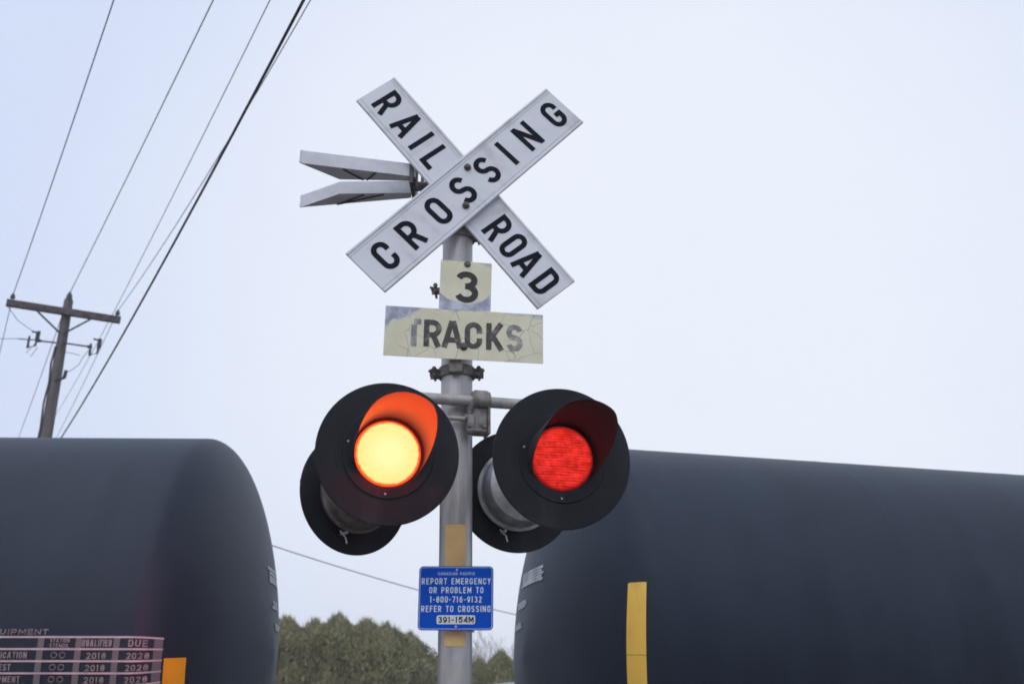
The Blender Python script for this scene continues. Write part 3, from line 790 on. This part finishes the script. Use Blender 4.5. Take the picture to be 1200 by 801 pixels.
fr['label'] = 'front lamp with a dull red lens, right of the mast'
fr.location = (.180, 3.465, 2.449); fr.rotation_euler = (R(3), 0, R(13))
bl = copy_tree(front); bl['label'] = 'rear lamp seen from its dark back, behind the glowing lamp'
bl.location = (-.652, 4.09, 2.452); bl.rotation_euler = (0, 0, R(219))
br = copy_tree(front); br['label'] = 'rear lamp with silver housing showing, behind the red lens lamp'
br.location = (.014, 4.10, 2.462); br.rotation_euler = (0, 0, R(197))
def kids(o, nm): return [c for c in bpy.data.objects if c.parent == o and c.name.split('.')[0] == nm]
hub_bits = (((-.494, 3.62), (-.515, 3.72), (-.535, 3.92)), ((.127, 3.69), (.105, 3.80), (.082, 3.885)))
bpy.context.view_layer.update(); inv = mast.matrix_world.inverted()
for q3 in hub_bits:
    m_ = MB(); m_.tube([inv @ Vector((x, y, 2.455)) for x, y in q3], .032, 16); m_.build('lamp_hub', M['cast'], arm_o)
for o, mm in ((fr, M['lens_red']), (br, M['lens_red'])):
    for c in kids(o, 'lens'):
        c.data = c.data.copy(); c.data.materials[0] = mm
for c in kids(br, 'housing'): c.data = c.data.copy(); c.data.materials[0] = M['silver']
bpy.context.view_layer.update()
# the bulbs: real lamps sitting in front of the lenses
def bulb(o, kind, energy, color, dist, size, aim=None, spot=None):
    L_ = bpy.data.lights.new('lamp_glow', kind); L_.energy = energy; L_.color = color
    if kind == 'AREA': L_.shape = 'DISK'; L_.size = size
    else: L_.shadow_soft_size = size
    if spot: L_.spot_size = spot; L_.spot_blend = 1.0
    lo = bpy.data.objects.new('lamp_glow', L_); COL.objects.link(lo)
    mw = o.matrix_world; lo.location = mw @ Vector((0, -dist, 0))
    tgt = Vector(aim) if aim else mw @ Vector((0, -5, 0))
    lo.rotation_euler = (tgt - lo.location).normalized().to_track_quat('-Z', 'Y').to_euler()
    return lo
bulb(front, 'AREA', 1.15, (1.0, 0.105, 0.002), .0205, .16)
bulb(front, 'POINT', 3.2, (1.0, 0.004, 0.010), .060, .05)
bulb(fr, 'AREA', .002, (1.0, 0.006, 0.03), .026, .20)
bulb(bl, 'SPOT', 80, (1.0, 0.14, 0.20), .075, .11, (-2.75, 6.0, 2.1), R(55))

# ------------------------------------------------------------------ forked bracket behind the crossbuck
fk = empty('forked_bracket', (-.245, 3.90, 3.79), (0, 0, 0))
tag(fk, 'grey metal forked bracket reaching left from the mast behind the crossbuck', 'bracket')
O = Vector((-.245, 3.90, 3.79)); H_ = .058
def fp(x, y, z=0.0): return Vector((x, y, 3.79 + z)) - O
A = [fp(-.905, 3.705), fp(-.421, 3.822), fp(-.424, 3.859), fp(-.756, 3.846)]
B = [fp(-.777, 3.974), fp(-.453, 3.966), fp(-.458, 4.014), fp(-.982, 4.104)]
for P in (A, B):
    cen = sum(P, Vector()) / 4; t = .005
    m_ = MB()
    # floor sheet and the two walls of an open channel
    m_.prism(P, (0, 0, .004))
    for i in range(4):
        a, b = P[i], P[(i + 1) % 4]
        d = (b - a).normalized(); nrm = Vector((-d.y, d.x, 0))
        if nrm.dot(cen - a) < 0: nrm = -nrm
        a2, b2 = a + Vector((0, 0, .004)), b + Vector((0, 0, .004))
        m_.prism([a2, b2, b2 + nrm * .004, a2 + nrm * .004], (0, 0, H_))
    po = m_.build('prong', M['frame_grey'], fk, smooth=0)
    m_ = MB(); q = lambda i, j, f: P[i] + (P[j] - P[i]) * f
    if P is A: near, far = (lambda f: q(0, 1, f)), (lambda f: q(3, 2, f))
    else: near, far = (lambda f: q(0, 1, f)), (lambda f: q(3, 2, f))
    for f0, f1, s in ((.34, .34, 0), (.36, .72, 1)):
        a = near(f0) if not s else far(.36 if P is A else .3); b = far(.30) if not s else near(.66)
        a = a.lerp(cen, .14); b = b.lerp(cen, .14)
        m_.tube([a + Vector((0, 0, -.004)), b + Vector((0, 0, -.004))], .0035, 6)
    m_.build('rib', M['frame_dark'], po)
m_ = MB(); m_.box(fp(-.438, 3.918, .022), (.018, .22, .12), bevel=.003); m_.build('end_plate', M['frame_dark'], fk)
m_ = MB(); m_.tube([fp(-.42, 3.85, -.035), fp(-.42, 3.85, .09)], .008, 8); m_.tube([fp(-.405, 3.97, -.035), fp(-.405, 3.97, .09)], .008, 8); m_.build('tie_rod', M['cast'], fk)
m_ = MB(); m_.tube([fp(-.43, 3.91, .0), fp(-.29, 3.90, .0)], .022, 14); m_.lathe([(MR + .002, -.03), (MR + .014, -.03), (MR + .014, .03), (MR + .002, .03)], 32, 'Z', (0, -.01, 0), closed=True); m_.build('mount_stub', M['cast'], fk)

# ------------------------------------------------------------------ utility pole
PX, PY = -8.78, 18.2
up = empty('utility_pole', (PX, PY, 0)); tag(up, 'weathered wooden utility pole with crossarm and fuse cutouts above the left tank car', 'utility pole')
m_ = MB(); m_.tube([(0, 0, GZ), (0, 0, 3), (0, 0, 6), (.005, 0, 7.6), (.0, 0, 9.25)], [.15, .135, .113, .102, .085], 18); m_.build('post', M['wood'], up)
aa = R(26.3); ad_ = Vector((math.cos(aa), math.sin(aa), 0)); an = Vector((math.sin(aa), -math.cos(aa), 0))
AC = Vector((.03, -.15, 8.945))
m_ = MB(); m_.box(AC, (2.06, .10, .135), Matrix.Rotation(aa, 4, 'Z'), bevel=.008); xa = m_.build('crossarm', M['wood_arm'], up)
def insul(base, parent, sc=1.0):
    mb = MB(); mb.tube([base, base + Vector((0, 0, .05 * sc))], .012, 8)
    mb.lathe([(0, .04), (.045, .04), (.05, .06), (.03, .075), (.042, .085), (.042, .10), (.022, .112), (.026, .135), (.0, .14)], 14, 'Z', base); return mb.build('insulator', M['porcelain'], parent)
e1 = AC - ad_ * .94 + Vector((0, 0, .067)); e2 = AC + ad_ * .96 + Vector((0, 0, .067)); e3 = Vector((0, -.0, 9.22)); e4 = AC + ad_ * .90 + Vector((0, 0, .067))
insul(e1, xa); insul(e2, xa)
m_ = MB(); m_.tube([e3 - Vector((0, .0, .32)), e3 + Vector((0, 0, .1))], .028, 10); m_.lathe([(0, .06), (.06, .06), (.065, .09), (.04, .11), (.055, .13), (.05, .15), (.025, .17), (.03, .20), (0, .205)], 14, 'Z', e3); m_.build('insulator', M['porcelain'], up)
m_ = MB()
for s in (-1, 1):
    m_.tube([AC + ad_ * .52 * s + Vector((0, 0, -.06)) + an * .055, Vector((.03, -.12, 8.50)) + ad_ * .03 * s], .018, 6)
m_.build('brace', M['dark_metal'], up)
# fuse cutouts on steel arms
def cutout(tip, root_, drop):
    mb = MB(); root_ = Vector(root_); tip = Vector(tip); mb.tube([root_, tip], .017, 8)
    d = (tip - root_).normalized(); c = tip + d * .09; s_ = 1.35
    mb.tube([tip - d * .05, tip + d * .02], .035, 8)
    mb.tube([c + Vector((-.03, 0, .13)) * s_, c + Vector((.07, -.02, .10)) * s_, c + Vector((.06, -.03, -.10)) * s_, c + Vector((-.05, -.02, -.12)) * s_, c + Vector((-.06, 0, .06)) * s_], [.02, .024, .02, .028, .02], 8)
    mb.tube([c + Vector((.07, -.02, .12)) * s_, c + Vector((.065, -.02, -.02)) * s_], .040, 8)
    return mb.build('fuse_cutout', M['dark_metal'], up)
cutout((-.42, -.1, 8.36), (-.06, -.05, 8.33), 0)
cutout((.62, -.1, 8.23), (.06, -.05, 8.33), 0)
m_ = MB(); m_.tube([(-.44, -.1, 8.37), (-.80, -.12, 8.39)], .012, 6); m_.tube([(-.42, -.1, 8.36), (-.41, -.1, 8.56)], .012, 6); m_.build('cutout_arm', M['dark_metal'], up)
m_ = MB(); m_.tube([(.03, -.1, 7.56), (.16, -.12, 7.56), (.22, -.12, 7.60), (.235, -.12, 7.74)], [.018, .018, .035, .035], 8); m_.build('arrester', M['dark_metal'], up)
m_ = MB(); m_.tube([(-.06, -.09, 8.25), (-.095, -.09, 7.9), (-.06, -.11, 7.5), (-.10, -.10, 7.1), (-.07, -.12, 6.6), (-.12, -.12, 5.6)], .018, 6); m_.build('riser_cable', M['dark_metal'], up)
m_ = MB()
for pts in ([(.64, -.12, 8.2), (.52, -.12, 8.02), (.46, -.12, 7.86), (.30, -.12, 7.72), (.235, -.12, 7.74)], [(.1, -.1, 8.13), (.3, -.12, 8.09), (.45, -.12, 8.05)], [(-.45, -.1, 8.3), (-.6, -.1, 8.12), (-.5, -.1, 8.04), (-.40, -.1, 8.22)], [(-.80, -.12, 8.39), (-1.1, -.2, 8.36), (-1.7, -.3, 8.30)], [(-.85, -.6, 8.86), (-.72, -.4, 8.66), (-.5, -.2, 8.52), (-.4, -.1, 8.5)]):
    m_.tube(pts, .006, 5)
m_.build('jumper_wire', M['dark_metal'], up)
P0 = Vector((PX, PY, 0))

# ------------------------------------------------------------------ overhead lines (each a catenary through the pole's insulators)
def line(start, d, b, c, length, far, radius, label, group='overhead lines from the utility pole'):
    """near span from start along d with slope b and curve c, plus the far span behind the pole"""
    d = Vector(d).normalized(); pts = []
    if far:
        fd, fb, fl = Vector((-.487, .873, 0)), far, 42
        for i in range(16, 0, -1):
            s = fl * i / 16; z = start.z + fb * s + .0018 * s * s; q = start + fd * s; pts.append((q.x, q.y, z))
    for i in range(33):
        s = length * i / 32; q = start + d * s; pts.append((q.x, q.y, start.z + b * s + c * s * s))
    mb = MB(); mb.tube(pts, radius, 6)
    o = mb.build('overhead_line', M['wire'], None, smooth=60); tag(o, label, 'wire', group); return o
top = Vector((0, 0, .13))
line(P0 + e1 + top, (.516, -.856, 0), -.045, .0038, 34, .05, .0075, 'leftmost thin overhead wire, from the left end of the crossarm')
line(P0 + e3 + Vector((0, 0, .19)), (.520, -.854, 0), -.014, .0012, 34, -.03, .0075, 'thin overhead wire from the top of the utility pole')
line(P0 + e4 + top, (.487, -.873, 0), -.030, .0014, 34, .045, .0060, 'thin overhead wire third from left, from the crossarm right end')
line(P0 + e2 + top, (.518, -.855, 0), -.066, .0062, 26, -.03, .0065, 'thin overhead wire running beside the thick black cable')
line(Vector((-8.605, 18.1, 6.087)), (.496, -.868, 0), -.052, .0037, 34, -.02, .0115, 'thick black overhead cable attached low on the utility pole')
dirn = Vector((.696, .718, 0)); pts = []
for i in range(25):
    s = 18.6 * i / 24; q = Vector((-8.574, 18.1, 0)) + dirn * s; pts.append((q.x, q.y, 5.893 - .213 * s + .005 * s * s))
m_ = MB(); m_.tube(pts, .011, 6); tag(m_.build('service_wire', M['wire'], smooth=60), 'thin service wire sagging across the gap between the tank cars', 'wire')

# ------------------------------------------------------------------ far building
hx, hy = 4.6, 27.0
hb = empty('shed', (hx - 3.2, hy, GZ)); tag(hb, 'low pale shed roof just showing behind the mast foot', 'shed')
m_ = MB(); m_.prism([(-3.7, .2, 0), (3.7, .2, 0), (3.7, .2, 3.715), (-3.7, .2, 3.04)], (0, 4.0, 0)); m_.build('wall', M['siding'], hb, smooth=0)
m_ = MB()
m_.prism([(-4.0, -.2, 3.02), (4.0, -.2, 3.75), (4.0, -.2, 3.87), (-4.0, -.2, 3.14)], (0, 4.8, 0)); m_.build('roof', M['roof'], hb, smooth=0)
for x in (-2.2, 1.6):
    m_ = MB(); m_.box((x, .19, 1.6), (.9, .05, .8)); m_.build('window', M['glass'], hb, smooth=0)

# ------------------------------------------------------------------ evergreens and a bare tree
def cedar_mesh(h, w, seed, n=24000):
    rnd = random.Random(seed); bm = bmesh.new()
    lobes = [(rnd.uniform(0, 2 * PI), rnd.uniform(.1, .95), rnd.uniform(.04, .15)) for _ in range(70)]
    for i in range(n):
        f = rnd.random() ** .85; a = rnd.uniform(0, 2 * PI)
        rad = w * (1 - f ** 8) ** .75 * (.80 + .2 * min(1, f * 6))
        k = 1.0
        for (la, lf, ls) in lobes:
            da = (a - la + PI) % (2 * PI) - PI
            k += ls * math.exp(-(da / .30) ** 2 - ((f - lf) / .06) ** 2)
        k *= .88 + .36 * noise.noise(Vector((math.cos(a) * 2.2, math.sin(a) * 2.2, f * 6 + seed)))
        rr = rad * k * (1 - .38 * rnd.random() ** 2.6)
        p = Vector((rr * math.cos(a), rr * math.sin(a), .12 + f * (h - .12) * (1 + .03 * (k - 1))))
        out = Vector((math.cos(a), math.sin(a), 0))
        d = (out * rnd.uniform(.15, .9) + Vector((rnd.uniform(-.5, .5), rnd.uniform(-.5, .5), rnd.uniform(.5, 1.3)))).normalized()
        L = rnd.uniform(.07, .18); ww = rnd.uniform(.016, .036)
        tg = Vector((-math.sin(a), math.cos(a), 0)) + Vector((rnd.uniform(-.6, .6), rnd.uniform(-.6, .6), rnd.uniform(-.6, .6)))
        s = (tg - d * tg.dot(d)).normalized() * ww
        v = [bm.verts.new(p - s * .5), bm.verts.new(p + d * L * .5 - s), bm.verts.new(p + d * L), bm.verts.new(p + d * L * .55 + s), bm.verts.new(p + s * .5)]
        bm.faces.new(v)
    for i in range(300):   # leading sprigs that break the outline
        a = rnd.uniform(0, 2 * PI); rr = w * rnd.uniform(0, .95); p = Vector((rr * math.cos(a), rr * math.sin(a), h * (1 - (rr / w) ** 2 * .5) - .10))
        for q in range(5):
            d = Vector((rnd.uniform(-.35, .35), rnd.uniform(-.35, .35), 1)).normalized(); b = p + Vector((rnd.uniform(-.03, .03), rnd.uniform(-.03, .03), q * .055)); L = rnd.uniform(.10, .26)
            s = d.cross(Vector((rnd.uniform(-1, 1), rnd.uniform(-1, 1), 0))).normalized() * .016
            bm.faces.new([bm.verts.new(b - s), bm.verts.new(b + s), bm.verts.new(b + d * L)])
    me = bpy.data.meshes.new('crown'); bm.to_mesh(me); bm.free(); me.materials.append(M['cedar']); return me
CM = [cedar_mesh(5.0, 1.30, 11), cedar_mesh(5.0, 1.15, 23), cedar_mesh(5.0, 1.40, 37)]
tr = MB(); tr.tube([(0, 0, 0), (.03, .02, 1.2), (0, 0, 3.0)], [.13, .10, .03], 8)
trunk_proto = tr.build('trunk', M['bark']); trunk_me = trunk_proto.data; bpy.data.objects.remove(trunk_proto)
trees = [(-7.6, 30.6, 4.0, 0, 1.0, 'evergreen at the left end of the row, mostly hidden by the left tank car'),
         (-6.60, 30.0, 4.02, 1, 1.15, 'evergreen right beside the end of the left tank car'),
         (-5.80, 30.5, 3.97, 2, 1.0, 'second evergreen in the row counting from the left tank car'),
         (-5.02, 29.9, 4.08, 0, .95, 'tallest evergreen, in the middle of the row'),
         (-4.30, 30.4, 3.98, 1, 1.15, 'evergreen just right of the tallest one in the row'),
         (-3.62, 30.0, 3.84, 2, .9, 'rounded evergreen two to the right of the tallest one'),
         (-3.02, 30.5, 3.62, 0, .85, 'evergreen left of the mast where the row drops away'),
         (-2.15, 30.6, 3.00, 2, .65, 'low evergreen partly hidden behind the mast'),
         (-1.00, 31.0, 2.95, 0, .60, 'low evergreen just right of the mast'),
         (-.32, 30.6, 3.16, 1, .70, 'evergreen at the row end beside the right tank car'),
         (.85, 30.6, 3.0, 2, .7, 'low evergreen hidden behind the right tank car end')]
for i, (x, y, h, k, w, lab) in enumerate(trees):
    t_ = empty('evergreen_tree', (x, y, GZ), (0, 0, i * 1.9)); tag(t_, lab, 'tree', 'row of evergreens behind the train')
    c = bpy.data.objects.new('crown', CM[k]); COL.objects.link(c); c.parent = t_; c.scale = (w, w, (h - GZ) / 5.0)
    q = bpy.data.objects.new('trunk', trunk_me); COL.objects.link(q); q.parent = t_; q.scale = (1, 1, 1.1)

def bare_tree(loc, h, seed, label):
    rnd = random.Random(seed); wood = MB(); tw = MB()
    def grow(p, d, L, r, lev):
        n = 4; pts = [p]; rs = [r]
        for i in range(n):
            d = (d + Vector((rnd.uniform(-.16, .16), rnd.uniform(-.16, .16), rnd.uniform(-.02, .12)))).normalized()
            p = p + d * L / n; pts.append(p); rs.append(max(.004, r * (1 - .55 * (i + 1) / n)))
        (wood if lev < 2 else tw).tube(pts, rs, 6 if lev < 2 else 4, cap=False)
        if lev >= 5: return
        for i in range(rnd.randint(3, 5) if lev else 7):
            f = rnd.uniform(.35, 1.0); j = min(n - 1, int(f * n)); q = pts[j].lerp(pts[j + 1], f * n - j)
            a = rnd.uniform(0, 2 * PI); sp = rnd.uniform(.35, .85)
            nd = (d + Vector((math.cos(a) * sp, math.sin(a) * sp, rnd.uniform(.0, .35)))).normalized()
            grow(q, nd, L * rnd.uniform(.52, .74), rs[j + 1] * .62, lev + 1)
    grow(Vector((0, 0, 0)), Vector((0, 0, 1)), h * .42, h * .02, 0)
    t_ = empty('bare_tree', loc); tag(t_, label, 'tree', 'leafless trees far behind the train')
    wood.build('trunk', M['twig'], t_); tw.build('crown', M['twig'], t_)
bare_tree((.15, 46, GZ), 6.9, 4, 'leafless grey tree just left of the right tank car end')
bare_tree((-1.6, 52, GZ), 6.4, 9, 'leafless tree standing partly behind the foot of the mast')

# unseen evergreens added behind the camera to darken what the tank cars mirror
rnd_ = random.Random(5); bmt = bmesh.new()
for i in range(15):
    mm = cedar_mesh(9.5 + 3.5 * rnd_.random(), 2.8, 60 + i, 1500)
    t0 = len(bmt.verts); bmt.from_mesh(mm); bmt.verts.ensure_lookup_table()
    off = Vector((-32 + 4.6 * i + rnd_.uniform(-1, 1), -19 + rnd_.uniform(-2, 2), GZ))
    for v in bmt.verts[t0:]: v.co += off
    bpy.data.meshes.remove(mm)
me_ = bpy.data.meshes.new('added_woodland'); bmt.to_mesh(me_); bmt.free(); me_.materials.append(M['cedar'])
wo = bpy.data.objects.new('added_woodland', me_); COL.objects.link(wo); wo['kind'] = 'stuff'

# damp winter air over the whole place
hz = MB(); hz.box((0, 600, (GZ - 1 + 15) / 2), (1860, 1860, 15 - (GZ - 1))); ho_ = hz.build('haze', M['wire'], smooth=0); ho_['kind'] = 'stuff'
hm = bpy.data.materials.new('haze_air'); hm.use_nodes = True
for n_ in list(hm.node_tree.nodes):
    if n_.type == 'BSDF_PRINCIPLED': hm.node_tree.nodes.remove(n_)
pv = hm.node_tree.nodes.new('ShaderNodeVolumePrincipled'); pv.inputs['Color'].default_value = (0.96, 0.975, 1.0, 1); pv.inputs['Density'].default_value = 0.0016
hm.node_tree.links.new(pv.outputs[0], hm.node_tree.nodes['Material Output'].inputs['Volume'])
ho_.data.materials.clear(); ho_.data.materials.append(hm)
